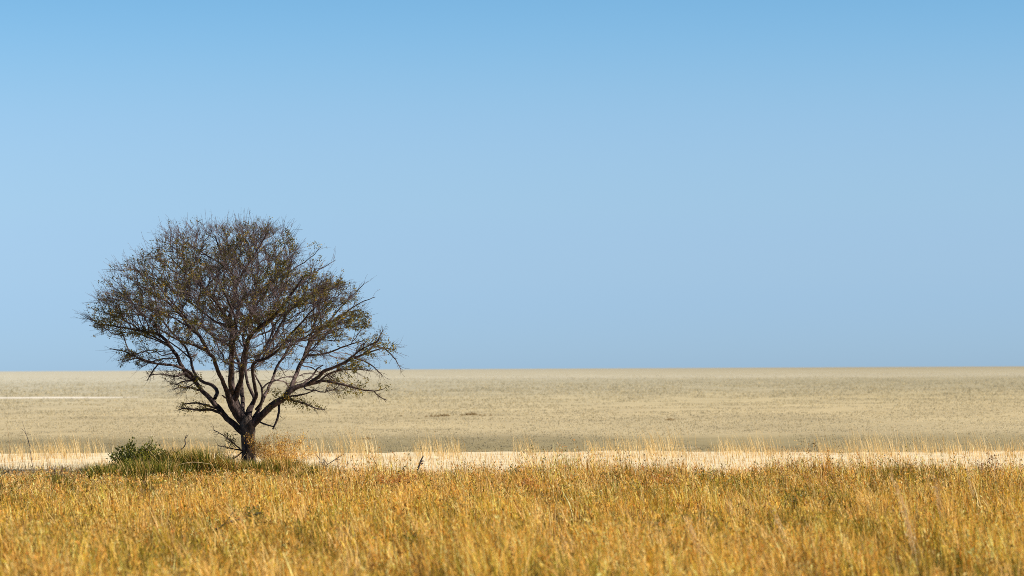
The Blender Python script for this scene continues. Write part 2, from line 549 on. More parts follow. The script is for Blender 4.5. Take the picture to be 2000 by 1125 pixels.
def blond_stems():
    """The loose line of tall pale stems standing along the sand, in bunches."""
    bag = Bag()
    x = RNG.uniform(-17, 17.5, 2300)
    x = x[vnoise(x, x * 0, 0.55, 34) + 0.5 * vnoise(x, x * 0, 2.4, 35) > 0.60]
    nb = len(x)
    Y = 79.0 + RNG.normal(0, 2.6, nb) - 0.09 * x
    k = RNG.integers(1, 5, nb)
    tid = np.repeat(np.arange(nb), k)
    m = len(tid)
    tall = (0.24 + 0.38 * vnoise(x, Y * 0, 1.3, 31) + 0.34 * RNG.random(nb) ** 2)[tid]
    base = np.stack([x[tid] + RNG.normal(0, .07, m), Y[tid] + RNG.normal(0, .07, m), np.zeros(m)], -1)
    h = tall * RNG.uniform(0.5, 1.25, m)
    w = RNG.uniform(0.005, 0.010, m)
    lean = np.abs(RNG.normal(0.24, 0.13, m))
    t = pick([(3, (0.84, 0.62, 0.30)), (2, (0.88, 0.70, 0.42)), (1, (0.72, 0.48, 0.19))], m, jit=0.1)
    bag.add(blades(base, h, w, RNG.normal(0, .5, m), lean, np.pi + RNG.normal(0, 0.55, m), t, 3, 0.6))
    # shorter, denser blond growth in front of and on the sand
    m = 34000
    x = RNG.uniform(-17, 17, m)
    e = field_edge(x)
    far_ = RNG.random(m) < 0.5
    Y = np.where(far_, e + RNG.uniform(0, 1, m) * (80 - e), e + np.abs(RNG.normal(0, 1, m)) * 1.6)
    keep = vnoise(x, Y, 0.9, 33) > np.where(x < X(210, 70), 0.52, 0.36)
    x, Y = x[keep], Y[keep]
    m = len(x)
    base = np.stack([x, Y, np.zeros(m)], -1)
    t = pick([(3, (0.76, 0.52, 0.25)), (2, (0.70, 0.44, 0.17)), (1, (0.50, 0.28, 0.10)), (2, (0.84, 0.66, 0.40))], m, jit=0.12)
    bag.add(blades(base, RNG.uniform(0.10, 0.36, m) * np.where(Y < e[keep] + 2, 1.0, 0.7), RNG.uniform(0.007, 0.014, m), RNG.normal(0, .8, m), np.abs(RNG.normal(.22, .15, m)), np.pi + RNG.normal(0, 1.0, m), t, 2, 0.6))
    tag(bag.build("blond_grass", M_GRASS), "tall thin blond grass stems standing in a loose line on the pale sand", "grass", kind='stuff')


blond_stems()


def pan_grass():
    bag = Bag()
    n = 95000
    Y = np.exp(RNG.uniform(math.log(79), math.log(1100), n))
    x = RNG.uniform(-1, 1, n) * (0.19 * Y + 2)
    d = vnoise(x, Y * 0.5, 2.3, 41) * 0.6 + vnoise(x, Y * 0.4, 9, 42) * 0.5
    thin = np.clip(1.15 - (np.log(Y) - math.log(83)) / (math.log(1100) - math.log(83)), 0, 1)
    keep = ~((x < X(240, 252)) & (Y > 247) & (Y < 264)) & (d > 0.42) & (Y > 81.8 - 0.12 * x + 2.2 * (vnoise(x, Y, .8, 45) - .4)) & (RNG.random(n) < thin)
    x, Y, d = x[keep], Y[keep], d[keep]
    n = len(x)
    per = 3
    tid = np.repeat(np.arange(n), per)
    m = len(tid)
    sc = np.clip(Y / 110, 0.8, 3.2)[tid]
    base = np.stack([x[tid] + RNG.normal(0, .05, m) * sc, Y[tid] + RNG.normal(0, .05, m), np.zeros(m) - 0.005], -1)
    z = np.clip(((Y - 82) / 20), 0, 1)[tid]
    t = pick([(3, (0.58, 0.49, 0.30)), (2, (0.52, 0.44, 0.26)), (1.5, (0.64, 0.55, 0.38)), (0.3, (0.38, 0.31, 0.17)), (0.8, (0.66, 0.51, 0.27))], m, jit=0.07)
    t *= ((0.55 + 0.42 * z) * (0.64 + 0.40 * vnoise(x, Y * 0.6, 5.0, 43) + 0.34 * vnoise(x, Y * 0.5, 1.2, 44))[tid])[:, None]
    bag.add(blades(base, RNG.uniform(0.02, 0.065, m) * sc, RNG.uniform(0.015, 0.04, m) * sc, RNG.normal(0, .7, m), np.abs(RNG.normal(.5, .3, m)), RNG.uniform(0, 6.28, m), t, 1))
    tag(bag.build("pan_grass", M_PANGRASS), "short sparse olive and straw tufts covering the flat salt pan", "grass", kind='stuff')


pan_grass()


# ------------------------------------------------------------------ woody shapes
def smooth_path(pts, step):
    """Catmull-Rom through rows (x,y,z,r), resampled at about `step`."""
    p = np.asarray(pts, dtype=float)
    if len(p) < 3:
        n = max(2, int(np.linalg.norm(p[-1, :3] - p[0, :3]) / step) + 1)
        return p[0] + (p[-1] - p[0]) * np.linspace(0, 1, n)[:, None]
    q = np.vstack([2 * p[0] - p[1], p, 2 * p[-1] - p[-2]])
    out = []
    for i in range(1, len(q) - 2):
        a, b, c, d = q[i - 1], q[i], q[i + 1], q[i + 2]
        n = max(1, int(round(np.linalg.norm(c[:3] - b[:3]) / step)))
        for t in np.arange(n) / n:
            out.append(0.5 * ((2 * b) + (c - a) * t + (2 * a - 5 * b + 4 * c - d) * t * t + (3 * b - a - 3 * c + d) * t ** 3))
    out.append(p[-1])
    return np.array(out)


class Wood:
    """Collects tubes and straight tapered twigs into one mesh."""
    def __init__(s): s.v, s.q, s.n = [], [], 0

    def tube(s, path, sides=6, lump=0.0, rng=RNG):
        p = np.asarray(path, dtype=float)
        c, r = p[:, :3], p[:, 3]
        n = len(c)
        tg = np.gradient(c, axis=0)
        tg /= np.linalg.norm(tg, axis=1, keepdims=True) + 1e-9
        up = np.array([0.13, 1.0, 0.21])
        u = np.cross(tg, up)
        u /= np.linalg.norm(u, axis=1, keepdims=True) + 1e-9
        w = np.cross(tg, u)
        a = np.linspace(0, 2 * np.pi, sides, endpoint=False)
        rr = r[:, None] * np.ones(sides)
        if lump:
            rr = rr * (1 + lump * (0.6 * np.sin(a * 2 + np.cumsum(rng.normal(0, .25, n))[:, None]) + 0.5 * np.sin(a * 3 + np.cumsum(rng.normal(0, .35, n))[:, None]) + rng.normal(0, .35, (n, sides))))
        ring = c[:, None] + rr[..., None] * (np.cos(a)[None, :, None] * u[:, None] + np.sin(a)[None, :, None] * w[:, None])
        s.v.append(ring.reshape(-1, 3))
        i = np.arange(n - 1)[:, None] * sides
        j = np.arange(sides)[None, :]
        j2 = (j + 1) % sides
        s.q.append(np.stack([i + j, i + j2, i + sides + j2, i + sides + j], -1).reshape(-1, 4) + s.n)
        s.n += n * sides

    def twigs(s, a, b, r0, r1):
        """Straight three-sided tapered pieces from a to b."""
        n = len(a)
        d = b - a
        d = d / (np.linalg.norm(d, axis=1, keepdims=True) + 1e-9)
        u = np.cross(d, np.array([0.31, 0.77, 0.55]))
        u /= np.linalg.norm(u, axis=1, keepdims=True) + 1e-9
        w = np.cross(d, u)
        V = []
        for c, r in ((a, r0), (b, r1)):
            for k in range(3):
                an = 2 * math.pi * k / 3
                V.append(c + (math.cos(an) * u + math.sin(an) * w) * np.asarray(r).reshape(-1, 1))
        s.v.append(np.stack(V, 1).reshape(-1, 3))
        o = (np.arange(n) * 6)[:, None]
        s.q.append(np.concatenate([o + np.array([[k, (k + 1) % 3, 3 + (k + 1) % 3, 3 + k]]) for k in range(3)]) + s.n)
        s.n += n * 6

    def build(s, name, mat, parent=None, origin=None, smooth=True):
        return mesh_obj(name, np.concatenate(s.v), np.concatenate(s.q), None, None, mat, parent, smooth, origin)


def unit(v):
    return v / (np.linalg.norm(v, axis=-1, keepdims=True) + 1e-9)


def spray(W, pos, dirs, rng, len_lo, len_hi, r0, n_side=(2, 4), side_len=(0.25, 0.5), kink=0.22):
    """Thorny twigs: each a two-piece kinked shoot with side twiglets. Returns points along them for leaves."""
    n = len(pos)
    L_ = rng.uniform(len_lo, len_hi, n)[:, None]
    d1 = unit(dirs)
    d2 = unit(d1 + rng.normal(0, kink, (n, 3)))
    mid = pos + d1 * L_ * 0.5
    tip = mid + d2 * L_ * 0.5
    W.twigs(pos, mid, np.full(n, r0), np.full(n, r0 * 0.75))
    W.twigs(mid, tip, np.full(n, r0 * 0.75), np.full(n, r0 * 0.35))
    k = rng.integers(n_side[0], n_side[1] + 1, n)
    tid = np.repeat(np.arange(n), k)
    m = len(tid)
    t = rng.uniform(0.12, 0.92, m)[:, None]
    sp = np.where(t < 0.5, pos[tid] + d1[tid] * L_[tid] * t, mid[tid] + d2[tid] * L_[tid] * (t - 0.5))
    sd = unit(d1[tid] * 0.75 + unit(rng.normal(0, 1, (m, 3))) * 0.95)
    sl = L_[tid] * rng.uniform(*side_len, (m, 1)) * (1.15 - t)
    W.twigs(sp, sp + sd * sl, np.full(m, r0 * 0.6), np.full(m, r0 * 0.3))
    return sp, sp + sd * sl * rng.uniform(0.3, 1, (m, 1)), sd


# ------------------------------------------------------------------ the tree
TY = 66.0
TB = P(485, 921, TY)
TB.z = 0.0


def px_path(rows, Y0=TY):
    """rows (px, py, depth offset m, radius in photo px) -> (x,y,z,r) at depth Y0 + offset."""
    out = []
    for px, py, dy, r in rows:
        p = P(px, py, Y0 + dy)
        out.append((p.x, p.y, p.z, r * (Y0 + dy) / FPX))
    return out


TRUNK = [(485, 926, 0, 18), (485, 908, 0, 15), (485, 885, 0, 13.5), (484, 862, 0, 13), (484, 845, 0, 14.5), (483, 832, 0, 15.5), (482, 822, 0, 13), (481, 812, 0, 8)]
LIMBS = [
    # low left limb that sweeps out to the left edge of the crown
    [(478, 848, 0, 9), (469, 838, 0, 9), (446, 817, .1, 8), (430, 797, .15, 7.5), (416, 779, .2, 7), (399, 759, .3, 6), (385, 742, .3, 6), (364, 724, .3, 5.4), (347, 694, .3, 5), (332, 674, .3, 4.6), (312, 655, .2, 4), (274, 646, .1, 3.2), (232, 638, 0, 2.3), (188, 632, -.1, 1.3)],
    # its lower fork to the left
    [(385, 743, .3, 5), (366, 726, .0, 4.2), (339, 715, -.4, 3.6), (309, 711, -.8, 3), (282, 705, -1.0, 2.4), (247, 687, -1.2, 1.8), (215, 681, -1.3, 1.2)],
    # its inner fork
    [(420, 778, .2, 5.5), (426, 768, .4, 5.2), (418, 757, .7, 4.8), (402, 752, 1.0, 4.4), (386, 736, 1.3, 4), (372, 700, 1.7, 3.4), (345, 660, 2.0, 2.8), (310, 618, 2.3, 2.2), (270, 590, 2.5, 1.4)],
    # left of centre, leaning left
    [(472, 822, 0, 11), (458, 796, -.1, 10.5), (451, 782, -.2, 9), (440, 756, -.5, 5.5), (427, 728, -.9, 5), (417, 700, -1.2, 4.8), (405, 685, -1.4, 4.6), (391, 655, -1.6, 4.2), (372, 640, -1.7, 3.8), (350, 612, -1.8, 3), (318, 585, -1.9, 2.4), (280, 560, -2.0, 1.5)],
    [(405, 686, -1.4, 3.6), (380, 676, -1.7, 3.2), (357, 669, -2.0, 2.6), (330, 655, -2.3, 2), (290, 628, -2.6, 1.4)],
    # central leader
    [(478, 830, 0, 12), (464, 803, .1, 11.5), (457, 783, .1, 11), (452, 760, .2, 9), (449, 735, .3, 8), (449, 702, .4, 7), (450, 665, .5, 6.5), (449, 640, .5, 6), (446, 614, .6, 5.5), (453, 594, .7, 5), (459, 560, .8, 4.2), (450, 535, .9, 3.6), (437, 517, 1.0, 3), (428, 490, 1.0, 2.2), (420, 460, 1.0, 1.3)],
    # second leader, branching off to the right
    [(457, 784, .1, 8), (464, 768, -.1, 8), (472, 744, -.4, 6.5), (475, 722, -.6, 6), (478, 690, -.8, 6), (490, 652, -1.0, 6), (510, 637, -1.3, 5.4), (531, 620, -1.6, 4.6), (550, 598, -1.9, 3.8), (572, 570, -2.2, 2.8), (590, 545, -2.4, 1.8)],
    [(449, 700, .4, 5), (454, 670, .9, 5), (456, 640, 1.3, 4.8), (470, 590, 1.7, 4.2), (488, 575, 1.9, 3.8), (514, 566, 2.1, 3), (540, 544, 2.3, 2.4), (566, 518, 2.5, 1.4)],
    # thin right-of-centre stems
    [(490, 826, 0, 9), (485, 806, .2, 9), (493, 788, .3, 6), (496, 777, .4, 4.6), (489, 760, .5, 4), (481, 740, .6, 3.6), (477, 716, .8, 3.4), (480, 690, 1.1, 3.2), (476, 650, 1.4, 3), (494, 600, 1.6, 2.6), (500, 560, 1.6, 2.2), (505, 510, 1.5, 1.6), (500, 465, 1.4, 1.1)],
    [(493, 790, .3, 5), (499, 770, .2, 4.6), (495, 745, 0, 4.4), (492, 720, -.2, 4.4), (497, 706, -.4, 4), (522, 695, -.8, 3.4), (544, 676, -1.2, 3.2), (559, 655, -1.5, 2.8), (590, 625, -1.9, 2.2), (622, 595, -2.2, 1.4)],
    # big right limb
    [(492, 830, 0, 11), (503, 820, 0, 10), (515, 808, -.1, 9), (535, 791, -.2, 8.5), (554, 778, -.3, 8), (564, 767, -.3, 7), (577, 758, -.3, 6.4), (594, 752, -.3, 5.6), (619, 747, -.3, 4.6), (639, 745, -.3, 3.6), (676, 753, -.4, 2.8), (701, 759, -.4, 2.2), (731, 764, -.5, 1.5), (752, 759, -.5, .9)],
    [(564, 768, -.3, 6), (572, 742, .0, 5.4), (583, 715, .4, 5), (594, 694, .7, 4.8), (604, 672, 1.0, 4.6), (612, 657, 1.2, 4.4), (624, 644, 1.3, 4), (640, 632, 1.5, 3.4), (668, 614, 1.8, 2.4), (704, 606, 2.0, 1.4)],
    [(598, 751, -.3, 5), (619, 736, -.6, 4.6), (632, 722, -.8, 4.2), (652, 715, -.9, 3.8), (676, 705, -1.0, 3.2), (714, 690, -1.1, 2.4), (750, 681, -1.1, 1.5), (772, 682, -1.1, .9)],
    [(594, 694, .7, 3.2), (616, 693, .6, 2.6), (645, 688, .5, 2.2), (676, 676, .4, 1.8), (710, 665, .3, 1.2)],
]
BACK = [  # limbs that reach away from and towards the viewer, mostly hidden
    [(478, 826, 0, 8), (474, 780, .9, 7), (468, 720, 1.6, 5.5), (452, 660, 2.3, 4.2), (430, 600, 2.9, 3), (410, 550, 3.2, 1.8)],
    [(455, 775, .1, 7), (448, 740, -.7, 6), (452, 690, -1.5, 5), (462, 640, -2.1, 4), (446, 590, -2.6, 3), (425, 540, -2.8, 1.8)],
    [(497, 815, 0, 6), (520, 770, 1.0, 5), (540, 720, 1.8, 4), (570, 670, 2.5, 3), (600, 630, 2.8, 1.8)],
    [(455, 640, .5, 4.6), (430, 600, .0, 4), (395, 560, -.6, 3.2), (360, 530, -1.0, 2.4), (330, 500, -1.2, 1.4)],
    [(449, 640, .5, 4.2), (415, 620, 1.0, 3.6), (375, 590, 1.6, 2.8), (330, 560, 2.0, 2), (300, 535, 2.2, 1.2)],
    [(459, 565, .8, 3.8), (480, 530, .2, 3.2), (500, 495, -.3, 2.4), (520, 460, -.7, 1.3)],
    [(531, 620, -1.6, 3.6), (560, 610, -1.2, 3), (600, 580, -.8, 2.4), (640, 555, -.5, 1.5)],
    [(372, 640, -1.7, 2.6), (335, 618, -1.4, 2.2), (290, 600, -1.2, 1.8), (240, 588, -1.0, 1.4), (200, 578, -.9, .9)],
    [(391, 655, -1.6, 3), (352, 606, -1.0, 2.6), (310, 560, -.5, 2), (268, 530, -.2, 1.5), (236, 516, 0, .9)],
    [(330, 673, .3, 3), (286, 652, .6, 2.4), (236, 622, .8, 1.8), (180, 603, .9, 1)],
    [(347, 693, .3, 2.8), (318, 672, .6, 2.2), (270, 655, .9, 1.7), (215, 645, 1.0, 1)],
    [(372, 700, 1.7, 2.6), (330, 668, 2.0, 2), (280, 640, 2.2, 1.4), (235, 610, 2.3, .8)],
    [(437, 517, 1.0, 2.4), (405, 500, .8, 2), (370, 478, .6, 1.5), (335, 462, .4, .9)],
    [(450, 535, .9, 2.4), (468, 500, .9, 2), (470, 470, .8, 1.4), (462, 447, .7, .9)],
    [(395, 560, -.6, 2.4), (370, 520, -.4, 2), (345, 488, -.2, 1.5), (310, 468, 0, .9)],
    [(624, 644, 1.3, 3), (660, 622, 1.0, 2.4), (700, 592, .8, 1.7), (733, 580, .7, 1)],
    [(640, 632, 1.5, 2.8), (672, 596, 1.6, 2.2), (700, 566, 1.6, 1.4), (712, 552, 1.6, .9)],
    [(572, 570, -2.2, 2.4), (605, 540, -1.9, 2), (636, 520, -1.7, 1.4), (655, 508, -1.6, .8)],
    [(540, 544, 2.3, 2.2), (575, 525, 2.2, 1.8), (610, 500, 2.0, 1.2), (628, 482, 1.9, .8)],
    [(531, 620, -1.6, 3.2), (545, 580, -1.0, 2.8), (560, 540, -.4, 2.2), (572, 500, 0, 1.5)],
]
ROWS = np.array([  # py, left px, right px, relative density of the crown
    (434, 420, 515, .7), (445, 338, 555, .85), (470, 296, 596, .95), (500, 258, 620, 1), (530, 218, 655, 1), (550, 198, 694, 1), (580, 173, 738, 1), (600, 165, 742, 1),
    (630, 155, 738, .95), (648, 162, 732, .85), (662, 182, 768, .7), (690, 190, 786, .58), (705, 214, 784, .42), (722, 250, 772, .24), (745, 290, 756, .14), (772, 345, 752, .05)])


def tree():
    rng = np.random.default_rng(5)
    root = empty("acacia_tree", TB)
    tag(root, "lone nearly leafless thorn tree with spreading domed crown on the grass edge", "tree")
    org = tuple(TB)
    W = Wood()
    W.tube(smooth_path(px_path(TRUNK), 0.05), 18, 0.06, rng)
    tk = W.build("trunk", M_BARK, root, org)
    nodes, nlimb = [], []
    slim = lambda rows, k: [(a, b, c, r * k) for a, b, c, r in rows]
    for li, rows in enumerate(LIMBS + BACK):
        p = smooth_path(px_path(slim(rows, .70 if li < 3 else .77) if li < len(LIMBS) else [(a, b, c, r * .62) for a, b, c, r in rows]), 0.07)
        n = len(p)
        wig = np.cumsum(rng.normal(0, 0.006, (n, 3)), 0)
        wig -= np.linspace(0, 1, n)[:, None] * wig[-1]
        p[:, :3] += wig
        W = Wood()
        W.tube(p, 10 if p[0, 3] > 0.06 else 7, 0.07, rng)
        W.build("limb", M_LIMB, root, org)
        k0 = int(n * 0.30)
        nodes.append(p[k0:, :3])
        nlimb += [li] * (n - k0)
    # ---- space colonisation from the limbs into the crown's volume
    pos = [Vector(v) for v in np.concatenate(nodes)]
    n0 = len(pos)
    par = [-1] * n0
    A = []
    dens = lambda py: np.interp(py, ROWS[:, 0], ROWS[:, 3])
    while len(A) < N_ATTR:
        py = rng.uniform(446, 775)
        l, r = np.interp(py, ROWS[:, 0], ROWS[:, 1]) + 3, np.interp(py, ROWS[:, 0], ROWS[:, 2]) - 14
        px = rng.uniform(l, r)
        t = (px - (l + r) / 2) / ((r - l) / 2)
        hw = (r - l) / 2 * TY / FPX
        dmax = 0.92 * hw * math.sqrt(max(0, 1 - t * t))
        if rng.random() > dens(py) * math.sqrt(max(0.05, 1 - t * t)) * min(1, max(0.3, (1 - abs(t)) * 3.2)): continue
        dy = rng.uniform(-1, 1) * dmax
        p = P(px, py, TY + dy)
        q = P(px, py, TY)
        if vnoise(np.array([q.x * 1.0 + dy * 0.7]), np.array([q.z * 1.9 + dy * 0.5]), 0.50, 51)[0] < 0.44: continue
        A.append(p)
    STEP, KILL, INF = 0.075, 0.11, 1.3
    cenv = P(468, 770, TY)
    alive = A
    for it in range(90):
        kd = kdtree.KDTree(len(pos))
        for i, p in enumerate(pos): kd.insert(p, i)
        kd.balance()
        pull, rest = {}, []
        for a in alive:
            near = kd.find_n(a, 7)
            if near[0][2] < KILL: continue
            rest.append(a)
            for co, i, d in near:
                if d > INF: break
                e = (a - co) / d
                o = co - cenv
                if e.dot(o) > 0.5 * o.length:
                    pull.setdefault(i, []).append(e)
                    break
        alive = rest
        if not pull or len(alive) < 60: break
        for i, vs in pull.items():
            s = Vector((0, 0, 0))
            for v in vs: s += v
            if s.length < 1e-4: continue
            o3 = (pos[i] - cenv).normalized()
            s = s.normalized() + Vector(rng.normal(0, 0.38, 3)) + o3 * 0.34
            if par[i] >= 0: s += (pos[i] - pos[par[i]]).normalized() * 0.8
            pos.append(pos[i] + s.normalized() * STEP)
            par.append(i)
    N = len(pos)
    pa = np.array([tuple(p) for p in pos])
    kids = [[] for _ in range(N)]
    for i in range(n0, N): kids[par[i]].append(i)
    rad = np.zeros(N)
    EX, TIP = 2.35, 0.0042
    for i in range(N - 1, n0 - 1, -1):
        s = sum(rad[c] ** EX for c in kids[i])
        rad[i] = max(TIP, s ** (1 / EX)) if s > 0 else TIP
    rad = np.minimum(rad, 0.034)
    # chains of nodes -> tubes
    C = Wood()
    starts = [(par[i], i) for i in range(n0, N) if par[i] < n0]
    while starts:
        a, b = starts.pop()
        ch = [a, b]
        while kids[ch[-1]]:
            ks = sorted(kids[ch[-1]], key=lambda c: -rad[c])
            for c in ks[1:]: starts.append((ch[-1], c))
            ch.append(ks[0])
        p = np.concatenate([pa[ch], rad[ch][:, None]], 1)
        p[0, 3] = rad[b]
        C.tube(p, 5 if rad[b] > 0.012 else (4 if rad[b] > 0.007 else 3), 0.0, rng)
    # ---- thorny twigs
    cen = np.array(P(468, 715, TY))
    tips = np.array([i for i in range(n0, N) if not kids[i]])
    thin = np.array([i for i in range(n0, N) if kids[i] and rad[i] < 0.011])
    thin = thin[rng.random(len(thin)) < TW_THIN]
    stems = np.arange(n0)[rng.random(n0) < 0.55]
    at = np.concatenate([np.repeat(tips, TW_TIP), thin, stems])
    n = len(at)
    out = unit(pa[at] - cen)
    pd = np.array([unit(pa[i] - pa[par[i]]) if par[i] >= 0 else out_i for i, out_i in zip(at, out)])
    dirs = 0.5 * out + 0.55 * pd + unit(rng.normal(0, 1, (n, 3))) * 0.85 + np.array([-0.03, 0, 0.06])
    # keep the twigs inside the outline
    sp, lp, sd = spray(C, pa[at], dirs, rng, 0.14, 0.48, 0.0036, (2, 4), (0.2, 0.42), 0.24)
    # long whips beyond the outline
    zt = pa[tips]
    outer = tips[(unit(zt - cen)[:, 2] > 0.1) & (rng.random(len(tips)) < 0.22)]
    spray(C, pa[outer], unit(pa[outer] - cen) + rng.normal(0, .3, (len(outer), 3)), rng, 0.28, 0.6, 0.0042, (3, 7), (0.12, 0.3), 0.12)
    crown = C.build("crown", M_TWIG, root, org, smooth=True)
    # ---- leaves in loose clusters
    rel = lp - cen
    nz = vnoise(lp[:, 0] + lp[:, 1] * 0.6, lp[:, 2] * 1.6 + lp[:, 1] * .4, 0.42, 61)
    nz2 = vnoise(lp[:, 0] - lp[:, 1] * 0.5, lp[:, 2] * 1.3 - lp[:, 1] * .6, 0.16, 62)
    rr = np.linalg.norm(rel * np.array([0.26, 0.26, 0.30]), axis=1)
    inner = np.clip((0.98 - rr) * 4.0, 0.03, 1)
    low = ((rel[:, 2] < 1.3) & (np.abs(rel[:, 0]) > 2.0)) * 0.30
    pr = np.clip((nz - 0.41) * 4.0, 0, 1) * np.clip((nz2 - 0.22) * 1.8, 0, 1) * (0.08 + 0.92 * inner + low) * np.where((rel[:, 2] < 0.9) & (np.abs(rel[:, 0]) < 2.2), 0.4, 1)
    sel = rng.random(len(lp)) < pr * LEAF_P
    c = lp[sel]
    per = 6
    tid = np.repeat(np.arange(len(c)), per)
    m = len(tid)
    lc = pick([(3.4, (0.085, 0.08, 0.012)), (2.8, (0.15, 0.13, 0.018)), (1.3, (0.28, 0.21, 0.022)), (0.25, (0.46, 0.29, 0.03)), (1.8, (0.045, 0.055, 0.014))], len(c), rng)[tid]
    B = Bag()
    B.add(diamonds(c[tid] + rng.normal(0, .022, (m, 3)), rng.uniform(.024, .05, m), rng.uniform(.016, .032, m), unit(rng.normal(0, 1, (m, 3))) + np.array([0, 0, -.2]), rng.uniform(0, 6.28, m), lc))
    # deliberate leafy clusters on the low branches
    lowc = []
    for (px, py, dy, sx, sy, k) in [(572, 785, -.3, 24, 9, 60), (600, 792, -.3, 22, 10, 55), (625, 796, -.3, 8, 5, 14), (541, 768, -.3, 14, 9, 40), (560, 774, -.4, 16, 8, 40), (380, 757, -.1, 22, 8, 34), (388, 736, 0, 9, 8, 20), (358, 797, -.2, 12, 8, 40),
                                     (395, 795, -.2, 22, 8, 46), (676, 765, -.4, 8, 6, 16), (708, 768, -.5, 10, 6, 18), (755, 757, -.5, 5, 4, 10), (735, 668, -.8, 26, 14, 80), (760, 678, -1, 14, 10, 36), (262, 652, .1, 45, 6, 70), (210, 628, -.1, 30, 12, 70), (196, 606, 0, 22, 10, 40),
                                     (452, 860, -.1, 8, 16, 34), (445, 852, -.1, 7, 9, 22), (525, 795, -.2, 9, 6, 14), (560, 455, .4, 5, 11, 26), (566, 470, .3, 12, 6, 22), (612, 478, .2, 14, 4, 14)]:
        for _ in range(k):
            lowc.append(P(px + rng.normal(0, sx * .55), py + rng.normal(0, sy * .55), TY + dy + rng.normal(0, .18)))
    lowc = np.array(lowc)
    tid = np.repeat(np.arange(len(lowc)), 4)
    m = len(tid)
    lc = pick([(3, (0.085, 0.085, 0.015)), (2.6, (0.16, 0.135, 0.022)), (0.9, (0.33, 0.24, 0.03)), (1.2, (0.05, 0.058, 0.014))], len(lowc), rng)[tid]
    B.add(diamonds(lowc[tid] + rng.normal(0, .03, (m, 3)), rng.uniform(.025, .05, m), rng.uniform(.018, .032, m), unit(rng.normal(0, 1, (m, 3))), rng.uniform(0, 6.28, m), lc))
    lv = B.build("leaves", M_LEAF, None, org)
    lv.location = (0, 0, 0)
    lv.parent = crown
    # ---- low side branches, each with its own twigs
    side = [
        ([(433, 806, .1, 3.6), (424, 805, -.1, 3), (411, 801, -.2, 2.6), (390, 803, -.3, 2.2), (372, 800, -.4, 1.8), (358, 798, -.5, 1.3), (347, 799, -.5, .8)], 26, .10, .30),
        ([(428, 800, .1, 2.6), (412, 795, 0, 2.2), (392, 790, 0, 1.9), (372, 788, 0, 1.5), (352, 790, 0, .9)], 26, .10, .28),
        ([(388, 762, .3, 2.4), (372, 757, .0, 2), (354, 758, -.2, 1.5), (338, 762, -.3, .9)], 16, .12, .34),
        ([(380, 745, .3, 2), (362, 745, .1, 1.6), (345, 752, 0, 1)], 12, .12, .34),
        ([(556, 779, -.3, 3), (575, 783, -.4, 2.2), (595, 788, -.5, 1.8), (612, 795, -.6, 1.4), (632, 799, -.6, .9)], 28, .08, .26),
        ([(548, 785, -.2, 2.6), (566, 774, -.5, 2), (590, 770, -.7, 1.5), (610, 762, -.8, .9)], 18, .08, .24),
        ([(545, 788, -.2, 2.6), (545, 803, -.4, 2.2), (540, 820, -.5, 2), (533, 836, -.5, 1.6)], 14, .10, .26),
        ([(508, 824, 0, 2), (520, 829, -.3, 1.6), (532, 832, -.5, 1.1)], 6, .08, .2),
        ([(500, 800, .2, 3), (510, 787, .1, 2.6), (514, 775, 0, 2.4), (512, 757, 0, 2), (504, 742, 0, 1.6), (497, 730, 0, 1.2)], 8, .1, .25),
        ([(513, 757, 0, 2), (522, 748, .1, 1.5), (536, 742, .2, 1)], 2, .05, .1),
        ([(474, 882, -.1, 1.9), (464, 872, -.3, 1.5), (452, 862, -.4, 1.2), (436, 848, -.5, .9), (416, 837, -.5, .8)], 34, .10, .30),
        ([(474, 880, -.1, 1.5), (455, 876, -.3, 1.1), (440, 872, -.4, .9), (424, 869, -.5, .7)], 22, .08, .26),
        ([(473, 884, -.1, 1.4), (462, 892, -.3, 1), (448, 900, -.4, .9)], 14, .08, .26),
        ([(455, 782, 0, 2.6), (444, 779, -.3, 2.2), (434, 773, -.5, 1.4)], 3, .06, .14),
        ([(364, 726, .3, 2), (345, 733, .1, 1.6), (318, 728, .0, 1.3), (292, 730, -.1, .8)], 26, .12, .32),
        ([(309, 711, -.8, 1.6), (298, 725, -.8, 1.2), (287, 742, -.8, .7)], 10, .1, .25),
        ([(300, 708, -.9, 1.5), (270, 700, -1.0, 1.1), (240, 706, -1.1, .7)], 14, .1, .3),
        ([(752, 681, -1.1, 1.3), (770, 700, -1.1, 1), (782, 722, -1.1, .6)], 14, .1, .28),
        ([(690, 698, -1, 1.8), (722, 712, -1, 1.3), (745, 732, -1, .8)], 16, .1, .3),
        ([(714, 690, -1.1, 1.8), (735, 668, -.9, 1.4), (746, 648, -.7, .9)], 26, .1, .3),
        ([(676, 705, -1, 2), (705, 680, -1.3, 1.5), (740, 662, -1.5, 1)], 30, .1, .3),
        ([(619, 747, -.3, 2), (650, 728, -.5, 1.6), (690, 722, -.6, 1.3), (728, 728, -.7, .8)], 30, .1, .3),
        ([(590, 753, -.3, 2.2), (612, 732, .1, 1.8), (618, 722, .1, 1.5), (629, 716, .2, 1)], 8, .06, .16),
        ([(731, 764, -.5, 1.2), (742, 774, -.5, 1), (755, 781, -.5, .6)], 12, .08, .2),
    ]
    for rows, k, l0, l1 in side:
        W = Wood()
        p = smooth_path(px_path(rows), 0.05)
        p[:, :3] += np.cumsum(rng.normal(0, .004, (len(p), 3)), 0)
        W.tube(p, 6, 0.08, rng)
        ii = rng.integers(len(p) // 4, len(p), k)
        d = np.gradient(p[:, :3], axis=0)[ii]
        spray(W, p[ii, :3], unit(d) * 0.8 + unit(rng.normal(0, 1, (k, 3))) * 0.85, rng, l0, l1, 0.0045, (1, 3), (0.2, 0.45))
        W.build("branch", M_LIMB, root, org)
    print("TREE nodes", N, "tips", len(tips), "twigs", n, "leaves", sel.sum(), "left", len(alive))
